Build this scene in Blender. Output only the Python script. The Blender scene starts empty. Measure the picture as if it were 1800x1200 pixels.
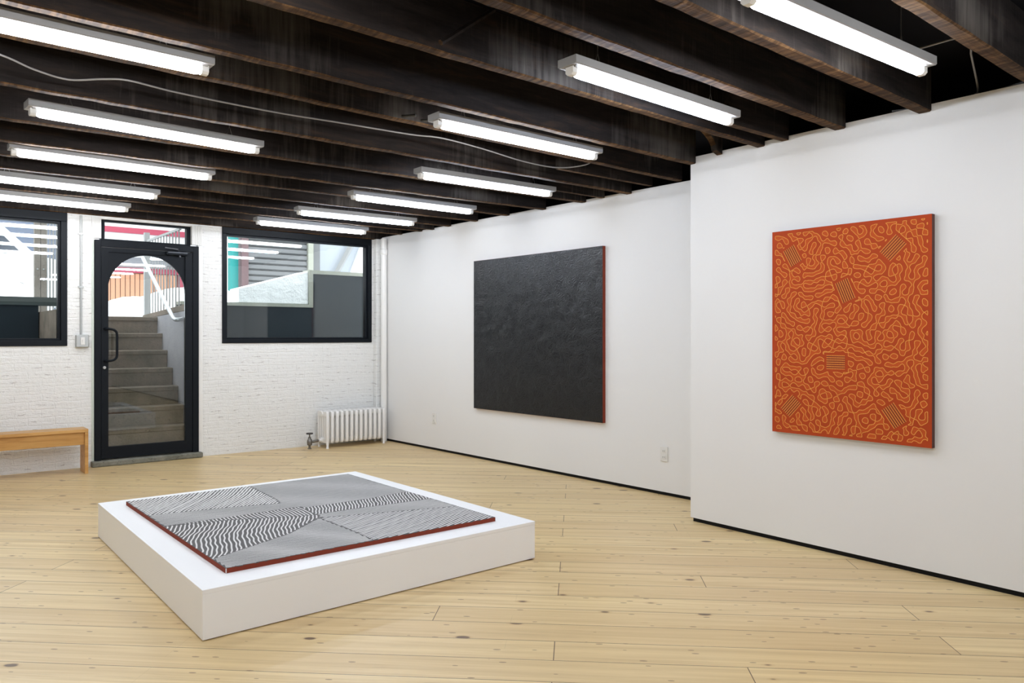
import bpy, bmesh, math, random
import numpy as np
from mathutils import Vector, Matrix
random.seed(7); rng = np.random.default_rng(11)
S = bpy.context.scene; COL = S.collection
PI = math.pi

# ------------------------------------------------------------------ camera, sky, exposure
YAW = math.radians(51.2285)
cam = bpy.data.cameras.new('camera'); co = bpy.data.objects.new('camera', cam); COL.objects.link(co)
cam.sensor_width = 36.0; cam.lens = 1355/1800*36.0; cam.shift_y = -(600-590)/1800*1.0
cam.clip_start = 0.05; cam.clip_end = 200
co.location = (0, 0, 1.25); co.rotation_euler = (PI/2, 0, YAW - PI/2)
S.camera = co
w = bpy.data.worlds.new('overcast_sky'); S.world = w; w.use_nodes = True
bg = w.node_tree.nodes['Background']; bg.inputs[0].default_value = (0.93, 0.96, 1.0, 1); bg.inputs[1].default_value = 3.7
S.view_settings.view_transform = 'Standard'; S.view_settings.look = 'None'
S.view_settings.exposure = 0.0; S.view_settings.gamma = 1.0; S.view_settings.use_curve_mapping = False
S.cycles.use_denoising = True; S.cycles.max_bounces = 10; S.cycles.diffuse_bounces = 6; S.cycles.glossy_bounces = 4
S.cycles.transparent_max_bounces = 16; S.cycles.sample_clamp_indirect = 6.0
S.cycles.use_light_tree = True
TUBE = 64.0

# ------------------------------------------------------------------ materials
def mat(name, col, rough=0.5, spec=0.5, metal=0.0, emit=None, estr=0.0):
    m = bpy.data.materials.new(name); m.use_nodes = True
    b = m.node_tree.nodes['Principled BSDF']
    b.inputs['Base Color'].default_value = (*col, 1); b.inputs['Roughness'].default_value = rough
    b.inputs['Specular IOR Level'].default_value = spec; b.inputs['Metallic'].default_value = metal
    if emit: b.inputs['Emission Color'].default_value = (*emit, 1); b.inputs['Emission Strength'].default_value = estr
    return m
class N:
    """small helper around a node tree"""
    def __init__(s, m): s.t = m.node_tree; s.b = s.t.nodes['Principled BSDF']
    def n(s, kind, **kw):
        x = s.t.nodes.new(kind)
        for k, v in kw.items():
            if k in x.inputs.keys(): x.inputs[k].default_value = v
            else: setattr(x, k, v)
        return x
    def l(s, a, b): s.t.links.new(a, b)
    def coord(s, scale=(1,1,1), rot=(0,0,0), loc=(0,0,0)):
        c = s.n('ShaderNodeTexCoord'); m = s.n('ShaderNodeMapping'); s.l(c.outputs['Object'], m.inputs[0])
        m.inputs['Scale'].default_value = scale; m.inputs['Rotation'].default_value = rot; m.inputs['Location'].default_value = loc
        return m.outputs[0]
    def noise(s, vec, scale, detail=3, rough=0.5, dist=0.0):
        x = s.n('ShaderNodeTexNoise'); x.inputs['Scale'].default_value = scale; x.inputs['Detail'].default_value = detail
        x.inputs['Roughness'].default_value = rough; x.inputs['Distortion'].default_value = dist
        s.l(vec, x.inputs['Vector']); return x.outputs['Fac']
    def ramp(s, fac, stops):
        r = s.n('ShaderNodeValToRGB'); e = r.color_ramp.elements
        while len(e) < len(stops): e.new(0.5)
        for k, (p, c) in enumerate(stops):
            e[k].position = p; e[k].color = (*c, 1) if len(c) == 3 else c
        s.l(fac, r.inputs[0]); return r.outputs[0]
    def mix(s, fac, a, b, blend='MIX'):
        x = s.n('ShaderNodeMix', data_type='RGBA', blend_type=blend)
        for sock, v in ((x.inputs['Factor'], fac), (x.inputs[6], a), (x.inputs[7], b)):
            if isinstance(v, (int, float)): sock.default_value = v
            elif isinstance(v, tuple): sock.default_value = (*v, 1) if len(v) == 3 else v
            else: s.l(v, sock)
        return x.outputs[2]
    def math(s, op, a, b=0.0):
        x = s.n('ShaderNodeMath', operation=op)
        for sock, v in ((x.inputs[0], a), (x.inputs[1], b)):
            if isinstance(v, (int, float)): sock.default_value = v
            else: s.l(v, sock)
        return x.outputs[0]
    def bump(s, h, strength=0.3, dist=0.01, chain=None):
        x = s.n('ShaderNodeBump'); x.inputs['Strength'].default_value = strength; x.inputs['Distance'].default_value = dist
        s.l(h, x.inputs['Height'])
        if chain: s.l(chain, x.inputs['Normal'])
        return x.outputs[0]

M = {}
# plain painted plaster
m = mat('white_drywall', (0.80, 0.795, 0.785), 0.6, 0.3); g = N(m); c = g.coord()
g.l(g.bump(g.noise(c, 90, 2), 0.05, 0.002), g.b.inputs['Normal']); M['wall'] = m
M['plinth'] = mat('white_plinth_paint', (0.93, 0.93, 0.93), 0.45, 0.4)
M['trimwhite'] = mat('white_gloss_paint', (0.80, 0.79, 0.76), 0.35, 0.5)
M['enamel'] = mat('white_radiator_enamel', (0.80, 0.79, 0.765), 0.35, 0.5)
M['plastic'] = mat('white_plastic', (0.76, 0.75, 0.72), 0.4, 0.5)
M['slot'] = mat('dark_slot', (0.03, 0.03, 0.03), 0.6)
M['frame'] = mat('black_painted_frame', (0.006, 0.008, 0.011), 0.5, 0.14)
M['baseblack'] = mat('black_base_strip', (0.004, 0.004, 0.005), 0.6, 0.2)
M['dark'] = mat('dark_void_board', (0.006, 0.006, 0.008), 0.9, 0.1)
M['galv'] = mat('galvanised_steel', (0.42, 0.43, 0.42), 0.4, 0.5, 0.6)
M['steel'] = mat('brushed_steel_rail', (0.55, 0.57, 0.60), 0.35, 0.5, 0.6)
M['cable'] = mat('grey_armoured_cable', (0.30, 0.29, 0.28), 0.45, 0.5, 0.4)
M['chain'] = mat('thin_steel_chain', (0.25, 0.24, 0.22), 0.4, 0.5, 0.6)
M['iron'] = mat('dark_iron_valve', (0.05, 0.048, 0.045), 0.45, 0.5, 0.5)
M['brass'] = mat('dull_nickel_valve', (0.20, 0.19, 0.17), 0.4, 0.5, 0.8)
M['housing'] = mat('grey_white_steel_housing', (0.28, 0.277, 0.275), 0.5, 0.25)
M['tube_cool'] = mat('cool_white_tube', (0.9, 0.9, 0.9), 0.4, 0.2, 0, (0.88, 1.0, 1.20), TUBE)
M['tube_warm'] = mat('neutral_white_tube', (0.9, 0.9, 0.9), 0.4, 0.2, 0, (0.985, 1.015, 1.07), TUBE)

# painted brick
m = mat('white_painted_brick', (0.7, 0.7, 0.68), 0.5, 0.4); g = N(m)
tc = g.n('ShaderNodeTexCoord'); sp = g.n('ShaderNodeSeparateXYZ'); g.l(tc.outputs['Object'], sp.inputs[0])
cb = g.n('ShaderNodeCombineXYZ'); g.l(sp.outputs[0], cb.inputs[0]); g.l(sp.outputs[2], cb.inputs[1]); 
yy = g.math('MULTIPLY', sp.outputs[1], 1.0); g.l(yy, cb.inputs[2])
nz = g.noise(cb.outputs[0], 9, 3); nzz = g.math('MULTIPLY', g.math('SUBTRACT', nz, 0.5), 0.045)
vm = g.n('ShaderNodeCombineXYZ'); g.l(g.math('ADD', sp.outputs[0], nzz), vm.inputs[0]); g.l(g.math('ADD', sp.outputs[2], nzz), vm.inputs[1])
br = g.n('ShaderNodeTexBrick'); g.l(vm.outputs[0], br.inputs['Vector'])
br.inputs['Scale'].default_value = 1.0; br.inputs['Brick Width'].default_value = 0.213; br.inputs['Row Height'].default_value = 0.0712
br.inputs['Mortar Size'].default_value = 0.006; br.inputs['Mortar Smooth'].default_value = 0.6
br.inputs['Color1'].default_value = (1,1,1,1); br.inputs['Color2'].default_value = (0.8,0.8,0.8,1); br.inputs['Mortar'].default_value = (0,0,0,1)
blot = g.noise(cb.outputs[0], 26, 5, 0.65); fine = g.noise(cb.outputs[0], 120, 3, 0.6)
st = g.n('ShaderNodeMapping'); g.l(cb.outputs[0], st.inputs[0]); st.inputs['Scale'].default_value = (1, 3.4, 1)
crack = g.noise(st.outputs[0], 15, 4, 0.7)
h = g.math('ADD', g.math('MULTIPLY', br.outputs['Fac'], -0.30), g.math('ADD', g.math('MULTIPLY', blot, 0.9), g.math('ADD', g.math('MULTIPLY', fine, 0.25), g.math('MULTIPLY', crack, 0.8))))
g.l(g.bump(h, 0.6, 0.012), g.b.inputs['Normal'])
base = g.mix(g.noise(cb.outputs[0], 2.2, 3), (0.82, 0.82, 0.80), (0.755, 0.755, 0.73))
fz = g.math('FRACT', g.math('DIVIDE', g.math('ADD', g.math('ADD', sp.outputs[2], nzz), g.math('MULTIPLY', g.math('SUBTRACT', blot, 0.5), 0.006)), 0.0712))
bed = g.math('LESS_THAN', g.math('ABSOLUTE', g.math('SUBTRACT', fz, 0.5)), 0.052)
pits = g.math('MULTIPLY', g.math('GREATER_THAN', crack, 0.575), bed)
fzs = g.ramp(g.math('ABSOLUTE', g.math('SUBTRACT', fz, 0.5)), [(0.0, (1,1,1)), (0.16, (0,0,0))])
pit2 = g.math('MULTIPLY', g.math('GREATER_THAN', g.noise(st.outputs[0], 23, 3, 0.7), 0.735), 1.0)
base = g.mix(g.math('MULTIPLY', pits, 0.5), base, (0.16, 0.11, 0.10))
base = g.mix(g.math('MULTIPLY', pit2, 0.55), base, (0.16, 0.15, 0.14))
base = g.mix(g.math('MULTIPLY', g.math('MULTIPLY', fzs, g.noise(cb.outputs[0], 6, 3)), 0.22), base, (0.45, 0.44, 0.42))
g.l(base, g.b.inputs['Base Color']); M['brick'] = m

# pine floor boards laid diagonally
m = mat('pine_floorboards', (0.6, 0.45, 0.27), 0.36, 0.4); g = N(m)
ang = math.radians(43.6)
v = g.coord(rot=(0, 0, ang), loc=(20.0, 20.03, 0))
wob = g.math('MULTIPLY', g.math('SUBTRACT', g.noise(v, 0.35, 1), 0.5), 0.02)
sp = g.n('ShaderNodeSeparateXYZ'); g.l(v, sp.inputs[0])
vy = g.math('ADD', sp.outputs[1], wob)
cv = g.n('ShaderNodeCombineXYZ'); g.l(sp.outputs[0], cv.inputs[0]); g.l(vy, cv.inputs[1])
RH = 0.1855
br = g.n('ShaderNodeTexBrick'); g.l(cv.outputs[0], br.inputs['Vector']); br.offset = 0.37; br.offset_frequency = 2; br.squash = 0.8; br.squash_frequency = 3
for k, val in (('Scale', 1.0), ('Brick Width', 4.3), ('Row Height', RH), ('Mortar Size', 0.0019), ('Mortar Smooth', 0.1), ('Bias', 0.0)): br.inputs[k].default_value = val
br.inputs['Color1'].default_value = (0,0,0,1); br.inputs['Color2'].default_value = (1,1,1,1); br.inputs['Mortar'].default_value = (0.5,0.5,0.5,1)
br2 = g.n('ShaderNodeTexBrick'); g.l(cv.outputs[0], br2.inputs['Vector']); br2.offset = 0.43; br2.offset_frequency = 3
for k, val in (('Scale', 1.0), ('Brick Width', 2.3), ('Row Height', RH/2), ('Mortar Size', 0.0004), ('Mortar Smooth', 0.3)): br2.inputs[k].default_value = val
rown = g.math('FLOOR', g.math('DIVIDE', vy, RH))
gv = g.n('ShaderNodeCombineXYZ'); g.l(g.math('MULTIPLY', sp.outputs[0], 0.9), gv.inputs[0]); g.l(g.math('MULTIPLY', vy, 26.0), gv.inputs[1]); g.l(g.math('MULTIPLY', rown, 3.7), gv.inputs[2])
grain = g.noise(gv.outputs[0], 1.0, 5, 0.62, 0.6)
gv2 = g.n('ShaderNodeCombineXYZ'); g.l(g.math('MULTIPLY', sp.outputs[0], 3.0), gv2.inputs[0]); g.l(g.math('MULTIPLY', vy, 60.0), gv2.inputs[1]); g.l(g.math('MULTIPLY', rown, 1.9), gv2.inputs[2])
grain2 = g.noise(gv2.outputs[0], 1.0, 4, 0.7, 0.3)
colA = g.mix(br.outputs['Color'], (0.85, 0.665, 0.325), (0.68, 0.49, 0.215))
colA = g.mix(g.math('MULTIPLY', g.noise(v, 0.9, 3), 0.55), colA, (0.70, 0.53, 0.36))
colB = g.mix(g.ramp(grain, [(0.35, (0,0,0)), (0.75, (1,1,1))]), colA, (0.575, 0.405, 0.195))
colB = g.mix(g.ramp(grain2, [(0.60, (0,0,0)), (0.86, (0.55,0.55,0.55))]), colB, (0.30, 0.19, 0.10))
# knots
kv = g.n('ShaderNodeCombineXYZ'); g.l(g.math('MULTIPLY', sp.outputs[0], 3.7), kv.inputs[0]); g.l(g.math('MULTIPLY', vy, 7.5), kv.inputs[1]); g.l(rown, kv.inputs[2])
vo = g.n('ShaderNodeTexVoronoi', feature='F1'); vo.inputs['Scale'].default_value = 1.3; vo.inputs['Randomness'].default_value = 1.0; g.l(kv.outputs[0], vo.inputs['Vector'])
sepc = g.n('ShaderNodeSeparateColor'); g.l(vo.outputs['Color'], sepc.inputs[0])
thr = g.math('MULTIPLY', g.math('POWER', sepc.outputs[0], 2.6), 0.18)
kd = g.math('SUBTRACT', g.math('ADD', thr, 0.012), g.math('ADD', vo.outputs['Distance'], g.math('MULTIPLY', g.math('SUBTRACT', grain2, 0.5), 0.05)))
knot = g.ramp(g.math('MULTIPLY', kd, 22.0), [(0.0, (0,0,0)), (1.0, (1,1,1))])
halo = g.ramp(g.math('ADD', g.math('MULTIPLY', kd, 7.0), 0.55), [(0.0, (0,0,0)), (1.0, (0.7,0.7,0.7))])
colB = g.mix(g.math('MULTIPLY', halo, g.math('GREATER_THAN', sepc.outputs[0], 0.45)), colB, (0.50, 0.30, 0.12))
colB = g.mix(g.math('MULTIPLY', knot, 0.9), colB, (0.10, 0.055, 0.032))
# short flecks
kf = g.n('ShaderNodeCombineXYZ'); g.l(g.math('MULTIPLY', sp.outputs[0], 7.0), kf.inputs[0]); g.l(g.math('MULTIPLY', vy, 24.0), kf.inputs[1])
vf = g.n('ShaderNodeTexVoronoi', feature='F1'); vf.inputs['Scale'].default_value = 1.0; g.l(kf.outputs[0], vf.inputs['Vector'])
fl = g.math('LESS_THAN', vf.outputs['Distance'], 0.11)
colB = g.mix(g.math('MULTIPLY', fl, 0.75), colB, (0.20, 0.11, 0.06))
# worn, streaky boards towards the door wall
far = g.n('ShaderNodeTexCoord'); fs = g.n('ShaderNodeSeparateXYZ'); g.l(far.outputs['Object'], fs.inputs[0])
wear = g.ramp(g.math('MULTIPLY', fs.outputs[1], 0.12), [(0.50, (0,0,0)), (0.85, (1,1,1))])
gv3 = g.n('ShaderNodeCombineXYZ'); g.l(g.math('MULTIPLY', sp.outputs[0], 0.8), gv3.inputs[0]); g.l(g.math('MULTIPLY', vy, 17.0), gv3.inputs[1])
streak = g.ramp(g.noise(gv3.outputs[0], 1.0, 5, 0.75, 0.4), [(0.52, (0,0,0)), (0.66, (1,1,1))])
colB = g.mix(g.math('MULTIPLY', g.math('MULTIPLY', streak, wear), 0.5), colB, (0.25, 0.155, 0.085))
gap = g.math('MAXIMUM', br.outputs['Fac'], g.math('MULTIPLY', br2.outputs['Fac'], g.math('MULTIPLY', g.math('GREATER_THAN', g.noise(v, 0.8, 1), 0.50), 0.45)))
colB = g.mix(g.math('MULTIPLY', gap, 0.95), colB, (0.10, 0.055, 0.028))
g.l(colB, g.b.inputs['Base Color'])
g.l(g.ramp(grain, [(0.2, (0.30,)*3), (0.8, (0.48,)*3)]), g.b.inputs['Roughness'])
b1 = g.bump(g.math('MULTIPLY', gap, -1.0), 0.5, 0.003); g.l(g.bump(grain, 0.12, 0.002, b1), g.b.inputs['Normal'])
M['floor'] = m

# dark brown joist timber
m = mat('dark_brown_timber', (0.03, 0.018, 0.012), 0.8, 0.15); g = N(m); v = g.coord(scale=(1.2, 9, 9))
n1 = g.noise(v, 1.6, 6, 0.7, 0.5); v2 = g.coord(scale=(30, 4, 2)); n2 = g.noise(v2, 1.5, 3, 0.6)
v3 = g.coord(scale=(1.3, 1.3, 1.3)); n3 = g.noise(v3, 1.3, 3)
c1 = g.ramp(n1, [(0.32, (0.007, 0.0055, 0.005)), (0.55, (0.019, 0.0145, 0.013)), (0.80, (0.05, 0.030, 0.018))])
c1 = g.mix(g.ramp(g.math('ADD', n3, g.math('MULTIPLY', g.math('SUBTRACT', n2, 0.5), 0.35)), [(0.54, (0,0,0)), (0.74, (0.85,)*3)]), c1, (0.085, 0.075, 0.065))
# lighter, browner colour on the faces that point down
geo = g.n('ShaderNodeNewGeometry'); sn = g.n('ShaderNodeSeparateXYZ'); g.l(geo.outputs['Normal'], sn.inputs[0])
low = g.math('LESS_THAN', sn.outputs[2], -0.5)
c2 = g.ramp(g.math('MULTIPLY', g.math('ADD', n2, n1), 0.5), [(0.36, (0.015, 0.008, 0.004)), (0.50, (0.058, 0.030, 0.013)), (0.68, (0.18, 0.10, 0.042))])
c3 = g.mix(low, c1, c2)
g.l(c3, g.b.inputs['Base Color']); g.l(g.bump(g.math('ADD', n1, n2), 0.5, 0.006), g.b.inputs['Normal']); M['joist'] = m

# honey pine for the bench
m = mat('honey_pine', (0.5, 0.3, 0.1), 0.4, 0.4); g = N(m); v = g.coord(scale=(1.5, 14, 14)); n1 = g.noise(v, 1.4, 5, 0.6, 0.8)
g.l(g.ramp(n1, [(0.3, (0.62, 0.36, 0.125)), (0.55, (0.52, 0.275, 0.08)), (0.75, (0.34, 0.15, 0.04))]), g.b.inputs['Base Color']); M['pine'] = m

# concrete
def concrete(name, a, b, d):
    m = mat(name, a, 0.85, 0.2); g = N(m); v = g.coord()
    n1 = g.noise(v, 3, 6, 0.7); n2 = g.noise(v, 45, 3, 0.6)
    c = g.mix(g.ramp(n1, [(0.35, (0,0,0)), (0.65, (1,1,1))]), a, b); c = g.mix(g.ramp(n2, [(0.6, (0,0,0)), (0.72, (0.7,)*3)]), c, d)
    g.l(c, g.b.inputs['Base Color']); g.l(g.bump(g.math('ADD', n1, n2), 0.4, 0.01), g.b.inputs['Normal']); return m
M['concrete'] = concrete('weathered_concrete', (0.135, 0.118, 0.092), (0.25, 0.195, 0.16), (0.06, 0.05, 0.043))
M['stucco'] = concrete('pale_grey_stucco', (0.30, 0.30, 0.33), (0.38, 0.37, 0.40), (0.22, 0.21, 0.22))
M['sill'] = concrete('rough_stained_concrete', (0.14, 0.14, 0.11), (0.30, 0.29, 0.24), (0.04, 0.04, 0.035))
M['coping'] = concrete('cream_concrete_coping', (0.32, 0.33, 0.28), (0.38, 0.38, 0.33), (0.25, 0.25, 0.2))
M['areaway'] = mat('black_areaway_wall', (0.020, 0.028, 0.035), 0.9, 0.1)
M['curb'] = mat('grey_green_kerb', (0.06, 0.075, 0.075), 0.8, 0.2)
m = mat('fresh_snow', (0.93, 0.94, 0.95), 0.8, 0.2); g = N(m); g.l(g.bump(g.noise(g.coord(), 9, 5, 0.7), 0.6, 0.06), g.b.inputs['Normal']); M['snow'] = m
M['white_facade'] = mat('white_facade_render', (0.85, 0.85, 0.86), 0.8, 0.2)
M['red_paint'] = mat('faded_red_paint', (0.42, 0.07, 0.11), 0.6, 0.3)
M['salmon'] = mat('salmon_corrugated_door', (0.62, 0.32, 0.20), 0.6, 0.3)
M['shutter'] = mat('grey_roller_shutter', (0.155, 0.158, 0.165), 0.5, 0.4)
M['teal'] = mat('teal_painted_post', (0.02, 0.27, 0.26), 0.5, 0.4)
M['maroon'] = mat('dusty_maroon_post', (0.15, 0.095, 0.10), 0.7, 0.3)
M['greysteel'] = mat('grey_steel_fence', (0.30, 0.30, 0.30), 0.5, 0.4)
M['postwood'] = concrete('weathered_timber_post', (0.16, 0.14, 0.12), (0.22, 0.20, 0.18), (0.09, 0.08, 0.07))
M['carpaint'] = mat('white_car_paint', (0.80, 0.81, 0.83), 0.3, 0.5)
M['carglass'] = mat('dark_car_glass', (0.05, 0.06, 0.08), 0.1, 0.6)
M['rubber'] = mat('black_rubber', (0.02, 0.02, 0.02), 0.8, 0.2)
M['awning'] = mat('grey_awning', (0.22, 0.22, 0.24), 0.7, 0.2)
M['rearmaroon'] = mat('dark_maroon_panel', (0.03, 0.012, 0.014), 0.8, 0.2)

# window glass: clear, with a real surface reflection
m = bpy.data.materials.new('clear_glazing'); m.use_nodes = True; t = m.node_tree; t.nodes.clear()
o_ = t.nodes.new('ShaderNodeOutputMaterial'); mx = t.nodes.new('ShaderNodeMixShader'); tr = t.nodes.new('ShaderNodeBsdfTransparent')
gl = t.nodes.new('ShaderNodeBsdfGlossy'); gl.inputs['Roughness'].default_value = 0.0; gl.inputs['Color'].default_value = (1,1,1,1)
tr.inputs['Color'].default_value = (0.93, 0.96, 0.95, 1)
fr = t.nodes.new('ShaderNodeFresnel'); fr.inputs['IOR'].default_value = 1.54
t.links.new(fr.outputs[0], mx.inputs[0]); t.links.new(tr.outputs[0], mx.inputs[1]); t.links.new(gl.outputs[0], mx.inputs[2]); t.links.new(mx.outputs[0], o_.inputs[0]); M['glass'] = m

# ------------------------------------------------------------------ mesh helpers
class MB:
    def __init__(s): s.v = []; s.f = []; s.mi = []
    def add(s, vs, fs, mi=0):
        k = len(s.v); s.v += [tuple(p) for p in vs]; s.f += [tuple(i+k for i in f) for f in fs]; s.mi += [mi]*len(fs)
    def box(s, x0, x1, y0, y1, z0, z1, mi=0, mx=None):
        vs = [(x,y,z) for z in (z0,z1) for y in (y0,y1) for x in (x0,x1)]
        if mx is not None: vs = [tuple(mx @ Vector(p)) for p in vs]
        s.add(vs, [(0,2,3,1),(4,5,7,6),(0,1,5,4),(2,6,7,3),(0,4,6,2),(1,3,7,5)], mi)
    def prism(s, pts, z0, z1, mi=0, axis='z'):
        """extrude a CCW polygon; axis z: pts are (x,y); axis y: pts are (x,z) extruded over y; axis x: pts are (y,z)"""
        n = len(pts)
        def P(p, h): return {'z': (p[0],p[1],h), 'y': (p[0],h,p[1]), 'x': (h,p[0],p[1])}[axis]
        vs = [P(p, z0) for p in pts] + [P(p, z1) for p in pts]
        fs = [tuple(range(n-1,-1,-1)), tuple(range(n, 2*n))] + [(i,(i+1)%n,(i+1)%n+n,i+n) for i in range(n)]
        s.add(vs, fs, mi)
    def tube(s, path, r, seg=8, cap=True, mi=0, sy=1.0):
        P = [Vector(p) for p in path]; n = len(P); rs = r if isinstance(r, (list, tuple)) else [r]*n
        ref = None; rings = []
        for i in range(n):
            d = (P[min(i+1,n-1)]-P[max(i-1,0)]).normalized()
            if ref is None:
                ref = Vector((0,0,1)) if abs(d.z) < 0.9 else Vector((1,0,0))
            u = d.cross(ref).normalized(); ref = u.cross(d).normalized()
            rings.append([P[i] + (u*math.cos(a)*sy + ref*math.sin(a))*rs[i] for a in [2*PI*k/seg for k in range(seg)]])
        vs = [p for rg in rings for p in rg]; fs = []
        for i in range(n-1):
            for k in range(seg):
                a = i*seg+k; b = i*seg+(k+1)%seg; fs.append((a, b, b+seg, a+seg))
        if cap: fs.append(tuple(range(seg-1,-1,-1))); fs.append(tuple((n-1)*seg+k for k in range(seg)))
        s.add(vs, fs, mi)
    def lathe(s, prof, c, seg=16, mi=0, axis='z'):
        """prof: (radius, height) list about a vertical axis through c"""
        vs = []; n = len(prof)
        for r, h in prof:
            for k in range(seg):
                a = 2*PI*k/seg; q = (r*math.cos(a), r*math.sin(a), h)
                if axis == 'y': q = (q[0], q[2], q[1])
                if axis == 'x': q = (q[2], q[0], q[1])
                vs.append((c[0]+q[0], c[1]+q[1], c[2]+q[2]))
        fs = [(i*seg+k, i*seg+(k+1)%seg, (i+1)*seg+(k+1)%seg, (i+1)*seg+k) for i in range(n-1) for k in range(seg)]
        fs += [tuple(range(seg-1,-1,-1)), tuple((n-1)*seg+k for k in range(seg))]
        s.add(vs, fs, mi)
    def build(s, name, mats, parent=None, smooth=False, bevel=0.0, seg=2):
        me = bpy.data.meshes.new(name); me.from_pydata(s.v, [], s.f)
        for mm in (mats if isinstance(mats, (list, tuple)) else [mats]): me.materials.append(mm)
        if any(s.mi): me.polygons.foreach_set('material_index', s.mi)
        bm = bmesh.new(); bm.from_mesh(me); bmesh.ops.recalc_face_normals(bm, faces=bm.faces); bm.to_mesh(me); bm.free()
        o = bpy.data.objects.new(name, me); COL.objects.link(o)
        if smooth:
            me.polygons.foreach_set('use_smooth', [True]*len(me.polygons))
            try: me.set_sharp_from_angle(angle=math.radians(40))
            except Exception: pass
        if bevel:
            b = o.modifiers.new('bevel', 'BEVEL'); b.width = bevel; b.segments = seg; b.limit_method = 'ANGLE'; b.angle_limit = math.radians(40)
        if parent is not None: o.parent = parent
        me.update(); return o
def box(name, x0, x1, y0, y1, z0, z1, m, parent=None, bevel=0.0, mx=None):
    b = MB(); b.box(x0, x1, y0, y1, z0, z1, 0, mx); return b.build(name, m, parent, bevel=bevel)
def thing(name, label, cat, loc=(0,0,0), rz=0.0, group=None):
    o = bpy.data.objects.new(name, None); COL.objects.link(o); o.location = loc; o.rotation_euler = (0,0,rz); o.empty_display_size = 0.1
    o['label'] = label; o['category'] = cat
    if group: o['group'] = group
    return o
def tag(o, label, cat, group=None, kind=None):
    o['label'] = label; o['category'] = cat
    if group: o['group'] = group
    if kind: o['kind'] = kind
    return o
def struct(o, label=None):
    o['kind'] = 'structure'
    if label: o['label'] = label
    return o
def copy_tree(src, parent=None):
    c = src.copy(); COL.objects.link(c)
    if parent is not None: c.parent = parent
    for ch in list(src.children): copy_tree(ch, c)
    return c

# ------------------------------------------------------------------ room shell
YB = 8.25                                     # room face of the brick wall
FX = lambda y: 4.62 - 0.02915*(y-7.15)        # face of the far white wall
struct(box('floor', -3.2, 5.2, -4.7, 8.62, -0.06, 0.0, M['floor']), 'diagonal knotty pine floorboards, honey coloured')
struct(box('ceiling', -3.2, 5.2, -4.7, 8.7, 2.665, 2.70, M['dark']), 'black underside of the floor above, behind the joists')
# near white wall (stands forward) and far white wall
struct(box('wall_right', 4.20, 4.90, -4.6, 3.303, 0.027, 2.452, M['wall']), 'white wall that stands forward, with the orange painting')
b = MB(); b.prism([(FX(3.2), 3.2), (4.92, 3.2), (4.92, 8.32), (FX(8.32), 8.32)], 0.027, 2.43, 0)
struct(b.build('wall_right', M['wall']), 'white wall set back, with the black painting')
b = MB(); b.box(4.213, 4.88, -4.5, 3.29, 0.0, 0.028); struct(b.build('baseboard_right', M['baseblack']), 'black recessed strip under the near white wall')
b = MB(); b.prism([(FX(3.2)+0.012, 3.302), (4.9, 3.302), (4.9, 8.2), (FX(8.2)+0.012, 8.2)], 0.0, 0.028, 0)
struct(b.build('baseboard_right', M['baseblack']), 'black recessed strip under the far white wall')
struct(box('wall_outer', 4.93, 5.1, -4.6, 8.7, 0, 2.665, M['dark']))
struct(box('wall_left', -3.2, -3.0, -4.6, 8.62, 0, 2.665, M['wall']))
# rear wall with a dark maroon doorway region
b = MB(); b.box(-3.0, 1.2, -4.7, -4.5, 0, 2.66); b.box(3.2, 4.9, -4.7, -4.5, 0, 2.66); b.box(1.2, 3.2, -4.7, -4.5, 2.05, 2.66)
struct(b.build('wall_rear', M['wall']))
struct(box('door_2', 1.2, 3.2, -4.72, -4.6, 0, 2.05, M['rearmaroon']))

# brick wall pieces round two windows and the door, with ragged reveals
WL = (-1.30, 1.274, 1.155, 2.372); WR = (2.705, 4.465, 1.171, 2.372); DR = (1.500, 2.463)
TRX = (1.562, 2.393)
b = MB()
b.box(-3.0, WL[0], YB, 8.337, 0, 2.40); b.box(WL[0], WL[1], YB, 8.337, 0, WL[2]); b.box(WL[1], DR[0], YB, 8.337, 0, 2.40)
b.box(DR[1], WR[0], YB, 8.337, 0, 2.40); b.box(WR[0], WR[1], YB, 8.337, 0, WR[2]); b.box(WR[1], 4.92, YB, 8.337, 0, 2.40)

struct(b.build('wall_back', M['brick']), 'white painted brick wall with door and two windows')
struct(box('trim_1', DR[0], DR[1], YB+0.002, 8.36, 2.373, 2.40, M['trimwhite']), 'white soffit above the transom')
struct(box('trim_2', 4.491, 4.575, 8.17, YB, 0, 2.405, M['brick'], bevel=0.01), 'shallow white painted pier beside the right window')
# timber ledger on top of the brick wall
def timber(x0, x1, yl, yr, z0, z1, th, seed, zl=0.0, n=36, jit=0.004):
    """rough sawn beam along x; its far lower arris runs from yl (at x=0.5) to yr (at x=4.5)"""
    r = np.random.default_rng(seed); bb = MB(); vs = []
    low = np.cumsum(r.normal(0, 1, n+1)); low = (low-low.mean())/max(1e-6, np.abs(low).max())*0.0035
    for i in range(n+1):
        x = x0+(x1-x0)*i/n; y = yl+(yr-yl)*(x-0.5)/4.0
        dz = low[i]+r.normal(0, jit*0.25)
        ch = 0.006+abs(r.normal(0, jit))*0.6
        pts = [(y-th, z0+dz+ch*0.6), (y-th+ch, z0+dz), (y-ch*0.5, z0+dz), (y, z0+dz+ch), (y, z1), (y-th, z1)]
        vs += [(x, p[0]+r.normal(0, jit*0.15), p[1]) for p in pts]
    fs = [(i*6+k, i*6+(k+1)%6, (i+1)*6+(k+1)%6, (i+1)*6+k) for i in range(n) for k in range(6)]
    fs += [tuple(range(6)), tuple(n*6+k for k in range(5,-1,-1))]
    bb.add(vs, fs); return bb
o = timber(-3.0, 4.9, 8.40, 8.40, 2.40, 2.664, 0.19, 3).build('ledger_beam', M['joist'])
tag(o, 'dark timber ledger lying on top of the white brick wall', 'beam')

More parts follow.
